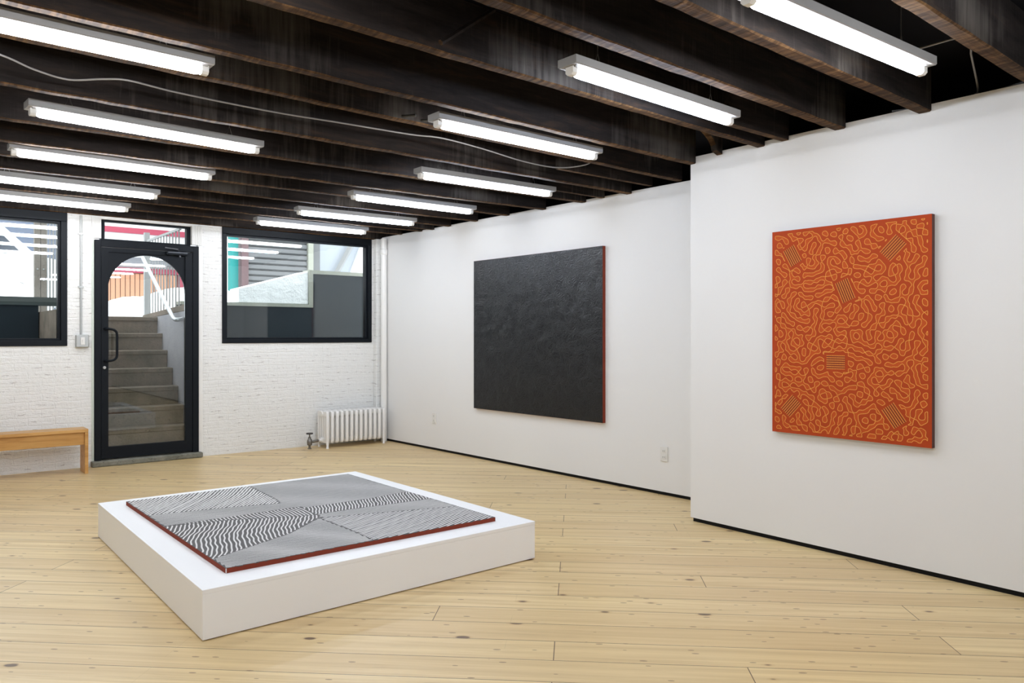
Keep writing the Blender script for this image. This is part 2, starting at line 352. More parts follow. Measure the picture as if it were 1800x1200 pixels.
# ------------------------------------------------------------------ ceiling joists
G = 'dark joists spanning the ceiling'
JO = [ # y left, y right, label
 (1.22, 1.30, 'dark rough joist cutting the top right corner, nearest to the camera'),
 (1.74, 1.825, 'dark joist just beyond the nearest light, ending above the orange painting'),
 (2.15, 2.29, 'dark joist directly in front of the upper right light, beyond the nearest light'),
 (2.67, 2.795, 'dark joist lit by the upper right light, ending near the corner of the near wall'),
 (3.22, 3.317, 'dark joist ending exactly above the step between the two white walls'),
 (3.66, 3.83, 'dark joist just past the two black spikes, ending first on the far wall'),
 (4.27, 4.34, 'pale-edged dark joist with a white smear, just over the second left-hand light'),
 (4.93, 4.86, 'dark joist running between the second and third left-hand lights'),
 (5.48, 5.37, 'dark joist just above the third left-hand light, ending over the black painting'),
 (5.95, 5.885, 'dark joist between the third and fourth left-hand lights'),
 (6.42, 6.378, 'dark joist just in front of the fourth light down on the left'),
 (6.93, 6.845, 'dark joist behind the fourth left-hand light, ending left of the black painting'),
 (7.36, 7.385, 'dark joist directly in front of the farthest lights'),
 (7.88, 7.80, 'dark joist closest to the ledger and the windows, farthest of all'),
]
for k, (yl, yr, lab) in enumerate(JO):
    xe = 4.193 if yr < 3.32 else FX(yr)-0.006
    th = 0.066 if k in (1, 0, 2) else 0.055
    z0 = [2.405, 2.402, 2.411, 2.412, 2.396, 2.425, 2.398, 2.396, 2.394, 2.402, 2.404, 2.405, 2.409, 2.410][k]
    o = timber(-2.99, xe, yl, yr, z0+0.009, 2.662, th, 20+k, n=90).build('ceiling_joist', M['joist'])
    tag(o, lab, 'joist', G)
# short pieces of timber that stop at the wall heads
def stub(x0, x1, y0, y1, z0, lab, curved=False):
    bb = MB()
    if curved:
        pts = [(x1, z0), (x1, 2.66), (x0-0.12, 2.66)] + [(x0-0.12+ (x1-0.06-(x0-0.12))*math.sin(a), z0+0.02+(2.60-z0)*math.cos(a)**1.0) for a in [PI/2*i/8 for i in range(0, 9)]]
        bb.prism(pts, y0, y1, 0, 'y')
    else: bb.box(x0, x1, y0, y1, z0, 2.66)
    tag(bb.build('timber_stub', M['joist'], bevel=0.004), lab, 'timber', 'short timber pieces between the joists at the white walls')
stub(3.62, 4.193, 2.565, 2.615, 2.424, 'short dark timber stub between two joists, above the left of the orange painting')
stub(3.75, 4.193, 3.04, 3.085, 2.424, 'curved dark timber bracket above the left end of the near white wall', True)
stub(3.70, FX(4.1)-0.006, 4.07, 4.11, 2.44, 'short thin timber beside the step in the wall, first on the far wall')
stub(3.90, FX(4.6)-0.006, 4.585, 4.625, 2.414, 'short thin timber on the far wall, second from the step')
stub(4.05, FX(7.1)-0.006, 7.10, 7.14, 2.409, 'short thin timber near the far corner, above blank white wall')
# diagonal lath hanging between two joists
b = MB(); b.tube([(2.02, 2.64, 2.655), (1.72, 2.60, 2.43)], 0.012, 6); tag(b.build('wood_lath', M['joist']), 'thin slanting wooden strip against a joist, top centre', 'strip')
# black spikes on a joist
for x in (2.17, 2.30):
    b = MB(); b.tube([(x, 3.70, 2.455), (x+0.05, 3.60, 2.45)], 0.008, 6)
    tag(b.build('iron_spike', M['iron']), 'small black spike on the joist, ' + ('left one' if x < 2.2 else 'right one') + ' beside the middle light', 'spike', 'two black spikes on a joist')

# ------------------------------------------------------------------ fluorescent fixtures
def make_fixture(tube_mat):
    """along +x from the origin at the middle; z = 0 is the top of the housing"""
    t = thing('ceiling_light', '', 'light')
    b = MB(); L = 0.61
    b.prism([(-0.054, -0.033), (-0.049, -0.037), (0.049, -0.037), (0.054, -0.033), (0.054, -0.001), (-0.054, -0.001)], -L, L, 0, 'x')
    b.prism([(-0.026, -0.042), (0.026, -0.042), (0.038, -0.037), (-0.038, -0.037)], -L+0.02, L-0.02, 0, 'x')
    b.build('housing', M['housing'], t)
    for s in (-1, 1):
        x = s*(L-0.028); b = MB()
        b.prism([(-0.022, -0.038), (-0.022, -0.063), (-0.012, -0.073), (0.012, -0.073), (0.022, -0.063), (0.022, -0.038)], x-0.014, x+0.014, 0, 'x')
        b.build('lamp_holder', M['plastic'], t)
    b = MB(); n = 8; xs = [-L+0.045, -L+0.055, -L+0.065] + [-L+0.065+(2*L-0.13)*i/n for i in range(1, n)] + [L-0.065, L-0.055, L-0.045]
    b.tube([(x, 0, -0.0600) for x in xs], [0.009, 0.0145, 0.0160]+[0.0160]*(n-1)+[0.0160, 0.0145, 0.009], 14)
    b.build('tube_lamp', tube_mat, t, smooth=True)
    for s in (-1, 1):
        b = MB(); x = s*0.42
        b.tube([(x-0.02, 0, 0), (x, 0, 0.06), (x, 0, 0.232)], 0.0018, 5); b.tube([(x+0.02, 0, 0), (x, 0, 0.06)], 0.0018, 5)
        b.build('hanging_chain', M['chain'], t)
    return t
warm = make_fixture(M['tube_warm']); cool = make_fixture(M['tube_cool']); used = set()
FIX = [ # x0,y0 (left near top edge), x1,y1, kind, label
 (2.19, 1.45, 3.401, 1.40, 'w', 'tube light at the top right, nearest of all, above the orange painting'),
 (2.215, 2.324, 3.42, 2.372, 'c', 'bluish tube light at the upper right, second nearest'),
 (2.225, 3.361, 3.425, 3.375, 'w', 'warm white tube light at upper centre, beside two black spikes'),
 (2.858, 4.535, 4.045, 4.50, 'c', 'bluish tube light above the black painting, third from the step in the wall'),
 (2.87, 5.59, 4.088, 5.596, 'w', 'warm tube light ending above the left edge of the black painting'),
 (2.86, 6.60, 4.04, 6.56, 'c', 'bluish tube light second from the far corner, right-hand row'),
 (2.79, 7.44, 3.99, 7.445, 'w', 'warm tube light of the right-hand row nearest the right window, farthest in that row'),
 (-0.17, 3.262, 1.05, 3.288, 'w', 'large tube light at the top left, cut by the left edge of the photo'),
 (0.51, 4.44, 1.746, 4.535, 'w', 'tube light of the left-hand row with both ends visible, second from the top'),
 (0.55, 5.504, 1.763, 5.523, 'w', 'third tube light down in the left-hand row, both ends visible'),
 (0.45, 6.52, 1.67, 6.57, 'w', 'fourth tube light down in the left-hand row, left end cut off'),
 (0.42, 7.37, 1.642, 7.415, 'w', 'lowest tube light in the left-hand row, just above the door'),
 # unseen tubes, added to light the room; some also mirror in the panes
 (2.2, 0.35, 3.42, 0.36, 'w', 'added tube light behind the camera near the right wall'),
 (2.2, -0.95, 3.42, -0.94, 'c', 'second added tube light behind the camera near the right wall'),
 (0.0, 2.10, 1.22, 2.11, 'w', 'added tube light overhead, left of the camera view'),
 (-0.1, 0.70, 1.12, 0.71, 'w', 'added tube light right above the camera'),
 (-2.2, 0.5, -0.98, 0.51, 'w', 'added tube light far left outside the frame, beside the camera'),
 (-2.2, -1.0, -0.98, -0.99, 'w', 'added tube light far left outside the frame, behind the camera'),
 (-2.2, -2.6, -0.98, -2.59, 'w', 'rearmost added tube light far left outside the frame'),
 (-2.2, 6.55, -0.98, 6.56, 'w', 'added tube light far left outside the frame, beside the left window'),
 (-2.2, 4.45, -0.98, 4.46, 'w', 'added tube light far left outside the frame, second from the window wall'),
 (-2.2, 2.1, -0.98, 2.11, 'w', 'added tube light far left outside the frame, level with the camera'),
]
for (x0, y0, x1, y1, kd, lab) in FIX:
    src = warm if kd == 'w' else cool
    o = src if kd not in used else copy_tree(src); used.add(kd)
    a = math.atan2(y1-y0, x1-x0); mid = Vector(((x0+x1)/2, (y0+y1)/2, 2.42)) + Vector((-math.sin(a), math.cos(a), 0))*0.055
    o.location = mid; o.rotation_euler = (0, 0, a); o['label'] = lab; o['category'] = 'light'; o['group'] = 'fluorescent tube lights hung between the joists'

# ------------------------------------------------------------------ cables under the ceiling
def smooth_path(P, n=6):
    P = [Vector(p) for p in P]; out = []
    for i in range(len(P)-1):
        p0 = P[max(i-1,0)]; p1 = P[i]; p2 = P[i+1]; p3 = P[min(i+2, len(P)-1)]
        for k in range(n):
            t = k/n; out.append(0.5*((2*p1)+(p2-p0)*t+(2*p0-5*p1+4*p2-p3)*t*t+(3*p1-p0-3*p2+p3)*t**3))
    out.append(P[-1]); return out
def cable(pts, r, lab, cat='cable', mt='cable'):
    b = MB(); b.tube(smooth_path(pts), r, 8); return tag(b.build('armoured_cable', M[mt], smooth=True), lab, cat)
cable([(0.10,3.86,2.47),(0.354,3.902,2.44),(0.488,3.99,2.43),(0.63,4.049,2.43),(0.758,3.977,2.44),(0.858,3.938,2.445),(1.054,3.963,2.44),(1.335,3.985,2.44),(1.638,3.988,2.44),(1.945,3.96,2.44),(2.381,3.93,2.44),(2.582,3.885,2.44),(2.937,3.946,2.44),(3.328,4.02,2.43),(3.637,4.019,2.43),(3.82,3.93,2.46),(3.90,3.87,2.52)], 0.0045, 'long grey cable sagging across the bay above the left-hand lights')
cable([(0.30,5.75,2.62),(0.519,5.723,2.55),(0.62,5.657,2.54),(0.70,5.60,2.56),(0.9,5.58,2.64)], 0.005, 'short cable hanging at the left edge between lights')
cable([(3.62,2.0,2.62),(3.75,1.72,2.60),(3.89,1.46,2.64),(4.02,1.50,2.60),(4.24,1.55,2.49),(4.34,1.60,2.49)], 0.005, 'thin cable arching over the head of the near white wall')
cable([(4.25,1.98,2.475),(4.26,1.85,2.466),(4.27,1.60,2.465),(4.28,1.48,2.47),(4.33,1.36,2.50)], 0.005, 'thin cable lying along the top of the near white wall')
cable([(4.20,4.13,2.56),(4.30,4.14,2.49),(4.36,4.14,2.475),(4.42,4.18,2.5)], 0.004, 'tiny looped cable end near the step in the wall')

# ------------------------------------------------------------------ windows
def window(name, x0, x1, z0, z1, fw, label):
    r = thing(name, label, 'window', ((x0+x1)/2, 8.3, z0)); r['kind'] = 'structure'; del r['category']; FT = fw+0.028; z1 = 2.40
    X, Z = (x0+x1)/2, z0; hx = (x1-x0)/2; H = z1-z0
    def bx(nm, a, b_, c, d, e, f, mt, p=r, bv=0.0): return box(nm, a, b_, c, d, e, f, mt, p, bevel=bv)
    m_ = MB(); F = fw
    for (a, b_, e, f) in ((-hx, hx, 0, F), (-hx, hx, H-FT, H), (-hx, -hx+F, F, H-FT), (hx-F, hx, F, H-FT)):
        m_.box(a, b_, -0.065, 0.05, e, f)
    for (a, b_, e, f) in ((-hx+F, hx-F, F, F+0.02), (-hx+F, hx-F, H-FT-0.02, H-FT), (-hx+F, -hx+F+0.02, F+0.02, H-FT-0.02), (hx-F-0.02, hx-F, F+0.02, H-FT-0.02)):
        m_.box(a, b_, -0.03, 0.05, e, f)
    m_.build('window_frame', M['frame'], r, bevel=0.003)
    bx('pane', -hx+F, hx-F, 0.0, 0.022, F, H-FT, M['glass'])
    return r
window('window_1', WL[0], WL[1], WL[2], WL[3], 0.052, 'left window, black frame, street and white car outside')
window('window_2', WR[0], WR[1], WR[2], WR[3], 0.042, 'right window, black frame, roller shutter outside')

# ------------------------------------------------------------------ door
d = thing('door_1', 'black door with arched glass pane and transom', 'door', (1.98, YB, 0)); d['kind'] = 'structure'; del d['category']
DX = 1.98
def db(nm, x0, x1, y0, y1, z0, z1, mt=None, p=d, bv=0.0): return box(nm, x0-DX, x1-DX, y0-YB, y1-YB, z0, z1, mt or M['frame'], p, bevel=bv)
m_ = MB()
for (x0, x1, z0, z1) in ((1.503, 1.556, 0.055, 2.17), (2.402, 2.461, 0.055, 2.17), (1.556, 2.402, 2.105, 2.17)): m_.box(x0-DX, x1-DX, -0.03, 0.09, z0, z1)
for (x0, x1, z0, z1) in ((1.562, 1.598, 2.17, 2.372), (2.357, 2.395, 2.17, 2.372), (1.598, 2.357, 2.17, 2.19), (1.598, 2.357, 2.355, 2.372)): m_.box(x0-DX, x1-DX, 0.03, 0.10, z0, z1)
m_.build('door_frame', M['frame'], d, bevel=0.003)
db('transom_pane', 1.598, 2.357, YB+0.06, YB+0.066, 2.19, 2.355, M['glass'])
leaf = MB()
for (x0, x1, z0, z1) in ((1.559, 1.620, 0.068, 2.10), (2.330, 2.399, 0.068, 2.10), (1.620, 2.330, 0.068, 0.178), (1.620, 2.330, 2.058, 2.10)): leaf.box(x0-DX, x1-DX, -0.022, 0.022, z0, z1)
# arched head plate
cx, rr, zc = 1.974-DX, 0.3555, 1.690; x0, x1, zt = 1.6185-DX, 2.3295-DX, 2.058
arc = [(cx+rr*math.cos(a), zc+rr*math.sin(a)) for a in [PI*i/40 for i in range(41)]]
for i in range(40):
    (xa, za), (xb, zb) = arc[i], arc[i+1]
    leaf.prism([(xb, zb), (xa, za), (xa, zt+0.001), (xb, zt+0.001)], -0.004, 0.022, 0, 'y')
leaf.build('door_leaf', M['frame'], d)
gp = MB(); gp.prism([(x0, 0.178), (x1, 0.178)] + arc, 0.006, 0.012, 0, 'y'); gp.build('arched_pane', M['glass'], d)
def pull(xo, yo, sgn, p=d):
    P = [(1.588, 0, 1.318), (1.592, 0.045, 1.318), (1.615, 0.07, 1.316), (1.655+xo, 0.075, 1.305), (1.678+xo, 0.075, 1.275), (1.68+xo, 0.075, 1.20), (1.68+xo, 0.075, 1.11), (1.678+xo, 0.075, 1.05), (1.655+xo, 0.075, 1.02), (1.615, 0.07, 1.01), (1.592, 0.045, 1.008), (1.588, 0, 1.008)]
    h = MB(); h.tube([(x-DX, yo+sgn*y, z) for x, y, z in smooth_path(P, 3)], 0.0115, 8); return h.build('pull_handle', M['frame'], p, smooth=True)
pull(0.0, -0.022, -1); pull(-0.045, 0.022, 1)
h = MB(); h.lathe([(0.013, -0.034), (0.015, -0.022)], (1.585-DX, 0, 0.945), 12, 0, 'y'); h.build('lock_cylinder', M['galv'], d)
cl = db('door_closer', 2.135, 2.335, YB-0.075, YB-0.022, 2.062, 2.098, M['frame'], bv=0.006)
h = MB(); h.box(2.15-DX, 2.155-DX+0.18, -0.079, -0.076, 2.082, 2.094); h.tube([(2.26-DX, -0.05, 2.098), (2.24-DX, -0.09, 2.12), (2.13-DX, -0.04, 2.135)], 0.008, 6); h.tube([(2.27-DX, -0.05, 2.062), (2.27-DX, -0.05, 2.045)], 0.011, 8)
h.build('closer_arm', mat('grey_closer_plate', (0.06, 0.065, 0.075), 0.4, 0.5, 0.3), cl)
struct(box('trim_3', 1.47, 2.49, 8.17, 8.342, 0.0, 0.054, M['sill'], bevel=0.012), 'rough stained concrete threshold under the door')
for k, (xa, xb) in enumerate(((1.479, 1.560), (2.397, 2.500))):   # fluted blocks beside the transom
    b = MB(); n = 6; w_ = (xb-xa)/n
    b.box(xa, xb, YB-0.012, YB+0.05, 2.185, 2.385)
    for i in range(n): b.box(xa+w_*(i+0.15), xa+w_*(i+0.75), YB-0.020, YB-0.012, 2.185, 2.385)
    struct(b.build('trim_%d' % (4+k), M['trimwhite']), 'fluted cream block beside the transom')
b = MB(); b.box(2.462, 2.505, YB-0.016, YB+0.01, 0.03, 2.17); struct(b.build('trim_6', M['trimwhite'], bevel=0.004), 'white casing strip right of the door')
b = MB(); b.box(1.478, 1.499, YB-0.010, YB+0.01, 0.03, 2.17); struct(b.build('trim_7', mat('pale_green_white_paint', (0.62, 0.68, 0.60), 0.5), bevel=0.003), 'pale casing strip left of the door')

# ------------------------------------------------------------------ conduit and switch box, outlets
t = thing('conduit', 'thin grey metal conduit running from the ceiling down to the switch box', 'conduit', (1.387, 8.238, 1.262))
b = MB(); b.tube([(0, 0, 0), (0, 0, 1.128)], 0.0095, 10); b.build('pipe', M['galv'], t, smooth=True)
for z in (0.45, 0.95): box('strap', -0.022, 0.022, -0.012, 0.010, z-0.007, z+0.007, M['galv'], t)
t = thing('switch_box', 'square grey metal switch box on white brick, left of the door', 'switch', (1.395, YB, 1.20))
box('box_body', -0.055, 0.055, -0.048, -0.001, -0.06, 0.06, M['galv'], t, bevel=0.008)
box('switch_plate', -0.016, 0.018, -0.052, -0.047, -0.034, 0.036, M['plastic'], t, bevel=0.002)
box('toggle', -0.004, 0.006, -0.062, -0.051, -0.010, 0.012, M['plastic'], t)
def outlet(y, z, lab):
    x = FX(y)-0.001; rz = math.atan2(1, -0.02915) - PI/2   # wall tangent direction
    t = thing('outlet', lab, 'outlet', (x, y, z), rz, 'outlets low on the far white wall')
    box('cover_plate', -0.008, 0.0, -0.036, 0.036, -0.058, 0.058, M['plastic'], t, bevel=0.003)
    for s in (-1, 1):
        f = box('socket', -0.011, -0.007, -0.017, 0.017, s*0.024-0.014, s*0.024+0.014, M['plastic'], t, bevel=0.003)
        box('slot', -0.0118, -0.0108, -0.008, -0.006, s*0.024-0.006, s*0.024+0.006, M['slot'], f); box('slot', -0.0118, -0.0108, 0.006, 0.008, s*0.024-0.006, s*0.024+0.006, M['slot'], f)
outlet(7.105, 0.35, 'small white outlet on the far wall left of the black painting')
outlet(3.96, 0.325, 'small white outlet on the far wall, below right of the black painting')

# ------------------------------------------------------------------ pipes in the corner
t = thing('standpipe', 'thick white painted pipe rising from floor to ceiling in the corner', 'pipe', (4.543, 8.085, 0))
b = MB(); b.lathe([(0.036, 0.0), (0.036, 2.40)], (0,0,0), 20); b.build('pipe', M['trimwhite'], t, smooth=True)
b = MB(); b.lathe([(0.036, 2.21), (0.043, 2.215), (0.043, 2.275), (0.036, 2.28)], (0,0,0), 20); b.build('coupling', M['trimwhite'], t, smooth=True)

# ------------------------------------------------------------------ radiator
t = thing('radiator', 'white cast iron column radiator under the right window, in the corner', 'radiator', (3.735, 8.045, 0))
NS = 13; pit = 0.765/NS; first = None
for k in range(NS):
    b = MB(); x = 0.02+k*pit; end = k in (0, NS-1); zb, zt = 0.085, 0.385
    for j in range(5):
        y = -0.105 + j*0.0525
        rad = 0.019 if j in (0, 4) else 0.016
        b.tube([(x, y, zb-0.028), (x, y, zb-0.02), (x, y, zb), (x, y, zt), (x, y, zt+0.012), (x, y, zt+0.022)], [0.006, 0.015, rad, rad, 0.015, 0.006], 10, sy=1.0)
    b.prism([(-0.118, zt-0.035), (0.118, zt-0.035), (0.118, zt+0.005), (0.108, zt+0.022), (-0.108, zt+0.022), (-0.118, zt+0.005)], x-0.017, x+0.017, 0, 'x')
    b.prism([(-0.112, zb-0.018), (-0.098, zb-0.028), (0.098, zb-0.028), (0.112, zb-0.018), (0.112, zb+0.02), (-0.112, zb+0.02)], x-0.017, x+0.017, 0, 'x')
    for z in (zt-0.008, zb): b.tube([(x-pit/2, 0, z), (x+pit/2, 0, z)], 0.030, 12)
    b.build('radiator_section', M['enamel'], t, smooth=True, bevel=0.003)
for k in (0, NS-1):
    for y in (-0.105, 0.105):
        b = MB(); b.lathe([(0.016, 0.0), (0.016, 0.008), (0.012, 0.02), (0.019, 0.085)], (0.02+k*pit, y, 0), 10); b.build('leg', M['enamel'], t, smooth=True)
b = MB(); b.tube([(-0.005, 0, 0.085), (-0.035, 0, 0.085)], 0.018, 10)
b.build('end_plug', M['enamel'], t, smooth=True)
t = thing('radiator_valve', 'small dark steam valve with a round handle left of the radiator', 'valve', (3.592, 8.045, 0))
b = MB(); b.lathe([(0.022, 0), (0.022, 0.006), (0.013, 0.01), (0.013, 0.035), (0.026, 0.045), (0.030, 0.075), (0.026, 0.10), (0.016, 0.115), (0.016, 0.128), (0.008, 0.132), (0.007, 0.165)], (0,0,0), 14)
b.tube([(0.02, 0, 0.075), (0.10, 0, 0.085)], [0.015, 0.015], 10); b.build('valve_body', M['brass'], t, smooth=True)
b = MB(); b.lathe([(0.006, 0.160), (0.036, 0.163), (0.038, 0.170), (0.036, 0.177), (0.006, 0.180)], (0,0,0), 16); b.build('hand_wheel', M['iron'], t, smooth=True)

# ------------------------------------------------------------------ bench
t = thing('bench', 'honey coloured wooden bench against the brick wall, left of the door', 'bench', (0.40, 7.98, 0))
box('seat', -1.15, 0.985, -0.113, 0.118, 0.376, 0.404, M['pine'], t, bevel=0.002)
for x in (-1.15, 0.957): box('leg', x, x+0.028, -0.112, 0.117, 0, 0.3755, M['pine'], t, bevel=0.002)
box('apron', -1.121, 0.9565, -0.085, -0.063, 0.262, 0.3755, M['pine'], t, bevel=0.001)

# ------------------------------------------------------------------ plinth and the striped canvas lying on it
t = thing('plinth', 'low white square plinth on the wooden floor carrying the striped canvas', 'plinth', (1.88, 4.30, 0))
def quad(c, dx=1.88, dy=4.30): return [(x-dx, y-dy) for x, y in c]
c0 = [(0.986, 3.248), (2.811, 3.292), (2.770, 5.370), (0.994, 5.350)]
def inset(c, e):
    cx_ = sum(p[0] for p in c)/4; cy_ = sum(p[1] for p in c)/4
    return [(x+math.copysign(e, cx_-x), y+math.copysign(e, cy_-y)) for x, y in c]
b = MB(); b.prism(quad(inset(c0, 0.012)), 0.0, 0.006); b.build('plinth_foot', M['slot'], t)
b = MB(); b.prism(quad(inset(c0, 0.001)), 0.004, 0.192); b.build('plinth_body', M['plinth'], t, bevel=0.0015)
b = MB(); b.prism(quad(c0), 0.1922, 0.210); b.build('plinth_top', M['plinth'], t, bevel=0.0015)

def inpoly(poly, x, y):
    ins = np.zeros(x.shape, bool); n = len(poly)
    for i in range(n):
        x1, y1 = poly[i]; x2, y2 = poly[(i+1) % n]
        c = ((y1 > y) != (y2 > y)) & (x < (x2-x1)*(y-y1)/(y2-y1+1e-12)+x1); ins ^= c
    return ins
def canvas_stripes():
    W, H = 1.50, 1.76; zt = 0.0225
    A = [(0,.954),(.308,.885),(.58,.752),(.748,.688),(.745,.64),(.459,.391),(0.0,.176),(0.0,.5)]
    A2 = [(0,.956),(.308,.887),(.58,.754),(.748,.690),(.765,.945),(.30,.955)]
    B = [(.745,.64),(.765,.905),(.997,.893),(1.188,.89),(1.5,.925),(1.5,.645),(1.26,.661),(.972,.694),(.76,.70)]
    C = [(0,1.28),(0,1.76),(.765,1.76),(.735,1.242),(.71,1.114),(.414,1.2)]
    D = [(.729,.616),(.962,.535),(1.5,.36),(1.5,0),(.731,0),(.74,.2)]
    quads = []
    def lines(poly, excl, ang, sp, wd, wig, step=0.008, seed=0, zz=0.0):
        """parallel strokes; wig(s_along) gives a sideways offset shared by the family"""
        r = np.random.default_rng(seed)
        d = np.array([math.cos(ang), math.sin(ang)]); nrm = np.array([-d[1], d[0]])
        tt = np.arange(-2.6, 2.6, step); ks = np.arange(-2.6, 2.6, sp)
        P0 = np.array([W/2, H/2])
        for kk in ks:
            ph = r.normal(0, 0.15)
            off = wig(tt, kk) + r.normal(0, sp*0.05) + 0.0009*np.sin(tt*55+ph*9)
            x = P0[0]+d[0]*tt+nrm[0]*(kk+off); y = P0[1]+d[1]*tt+nrm[1]*(kk+off)
            ok = (x > 0.002) & (x < W-0.002) & (y > 0.002) & (y < H-0.002)
            if poly is not None: ok &= inpoly(poly, x, y)
            for e in excl: ok &= ~inpoly(e, x, y)
            if not ok.any(): continue
            idx = np.nonzero(ok)[0]
            runs = np.split(idx, np.nonzero(np.diff(idx) > 1)[0]+1)
            for rn in runs:
                if len(rn) < 3: continue
                px, py = x[rn], y[rn]; gx, gy = np.gradient(px), np.gradient(py); L = np.hypot(gx, gy)
                nx, ny = -gy/L*wd/2, gx/L*wd/2
                quads.append((px+nx, py+ny, px-nx, py-ny))
    zig = lambda per, amp: (lambda t_, k: amp*(2*np.abs(((t_+0.35*k)/per) % 1 - 0.5)-0.5))
    # broad strokes run mostly across the depth of the canvas
    lines(A, [], math.radians(68), 0.0215, 0.0080, lambda t_, k: 0.013*np.sin((t_+0.22*k)*11)+0.0022*np.sin(t_*47+k*31), seed=1)
    lines(A2, [], math.radians(84), 0.0205, 0.0080, lambda t_, k: 0.006*np.sin((t_+0.2*k)*15)+0.001*np.sin(t_*50+k*9), seed=7)
    lines(B, [A, A2], math.radians(64), 0.0190, 0.0075, lambda t_, k: 0.006*np.sin((t_+0.3*k)*16)+0.0015*np.sin(t_*50+k*11), seed=2)
    lines(C, [], math.radians(54), 0.0200, 0.0118, lambda t_, k: 0.012*np.sin((t_+0.3*k)*9), seed=3)
    lines(D, [], math.radians(22), 0.0195, 0.0100, lambda t_, k: 0.010*np.sin(t_*9+k*2), seed=4)
    full = [(0,0),(W,0),(W,H),(0,H)]
    lo = [(0,0),(0.75,0),(0.75,0.63),(0.459,.391),(0,.176)]
    lines(lo, [A, D], math.radians(-12), 0.0078, 0.0039, lambda t_, k: 0.012*np.sin((t_+k)*14), step=0.012, seed=5)
    lines(None, [A, A2, B, C, D, lo], math.radians(8), 0.0080, 0.0040, lambda t_, k: 0.016*np.sin((t_+0.7*k)*11), step=0.012, seed=6)
    b = MB(); b.box(0, W, 0, H, 0.0, 0.0215, 0); b.box(0.0008, W-0.0008, 0.0008, H-0.0008, 0.0215, zt, 1)
    # drips of the dark ground over the near edge
    r = np.random.default_rng(5); u = 0.05
    while u < W-0.05:
        l = r.uniform(0.01, 0.03); b.box(u, u+l, -0.0006, 0.0, 0.0195, 0.0225, 1); u += r.uniform(0.03, 0.09)
    b.box(0.0, 0.004, -0.0006, 0.0, 0.001, 0.0215, 3)
    vs = []; fs = []
    for (ax, ay, bx_, by) in quads:
        k = len(vs); n = len(ax)
        for i in range(n): vs.append((ax[i], ay[i], zt+0.0006)); vs.append((bx_[i], by[i], zt+0.0006))
        fs += [(k+2*i, k+2*i+1, k+2*i+3, k+2*i+2) for i in range(n-1)]
    b.add(vs, fs, 2)
    return b
sp_o = thing('striped_painting', 'unframed canvas of black and white wavy stripes lying flat on the plinth', 'painting', (1.135, 3.414, 0.2105), math.radians(0.6))
b = canvas_stripes()
me_o = None
def build_raw(b, name, mats, parent):
    me = bpy.data.meshes.new(name); me.from_pydata(b.v, [], b.f)
    for mm in mats: me.materials.append(mm)
    me.polygons.foreach_set('material_index', b.mi); me.update()
    o = bpy.data.objects.new(name, me); COL.objects.link(o); o.parent = parent; return o
M['redbrown'] = mat('red_brown_canvas_edge', (0.22, 0.042, 0.022), 0.7, 0.12)
M['stripe_dark'] = mat('charcoal_ground', (0.085, 0.078, 0.078), 0.6, 0.3)
M['stripe_white'] = mat('white_brush_strokes', (0.72, 0.71, 0.69), 0.55, 0.3)
build_raw(b, 'canvas', [M['redbrown'], M['stripe_dark'], M['stripe_white'], M['plastic']], sp_o)

# ------------------------------------------------------------------ black painting on the far wall
y0, y1, z0, z1 = 4.583, 6.361, 0.515, 2.008
rz = math.atan2(0.02915, 1)     # far wall leans by this much about z
bp = thing('black_painting', 'large black canvas with fine raised swirling texture on the far white wall', 'painting', (FX(y0), y0, z0), rz)
m = mat('black_textured_paint', (0.008, 0.0085, 0.010), 0.36, 0.33); g = N(m)
tc = g.n('ShaderNodeTexCoord'); sp = g.n('ShaderNodeSeparateXYZ'); g.l(tc.outputs['Object'], sp.inputs[0])
cv = g.n('ShaderNodeCombineXYZ'); g.l(sp.outputs[1], cv.inputs[0]); g.l(sp.outputs[2], cv.inputs[1])
n1 = g.noise(cv.outputs[0], 9.0, 2, 0.5, 1.2)
wv = g.math('SINE', g.math('MULTIPLY', n1, 110.0)); n2 = g.noise(cv.outputs[0], 160, 2)
g.l(g.bump(g.math('ADD', wv, g.math('MULTIPLY', n2, 0.6)), 0.28, 0.0018), g.b.inputs['Normal'])
M['blackpaint'] = m
Ly = y1-y0
b = MB(); b.box(-0.034, -0.0015, 0, Ly, 0, z1-z0, 0); b.box(-0.0350, -0.034, 0.001, Ly-0.001, 0.001, z1-z0-0.001, 1)
b.build('canvas', [M['redbrown'], M['blackpaint']], bp)

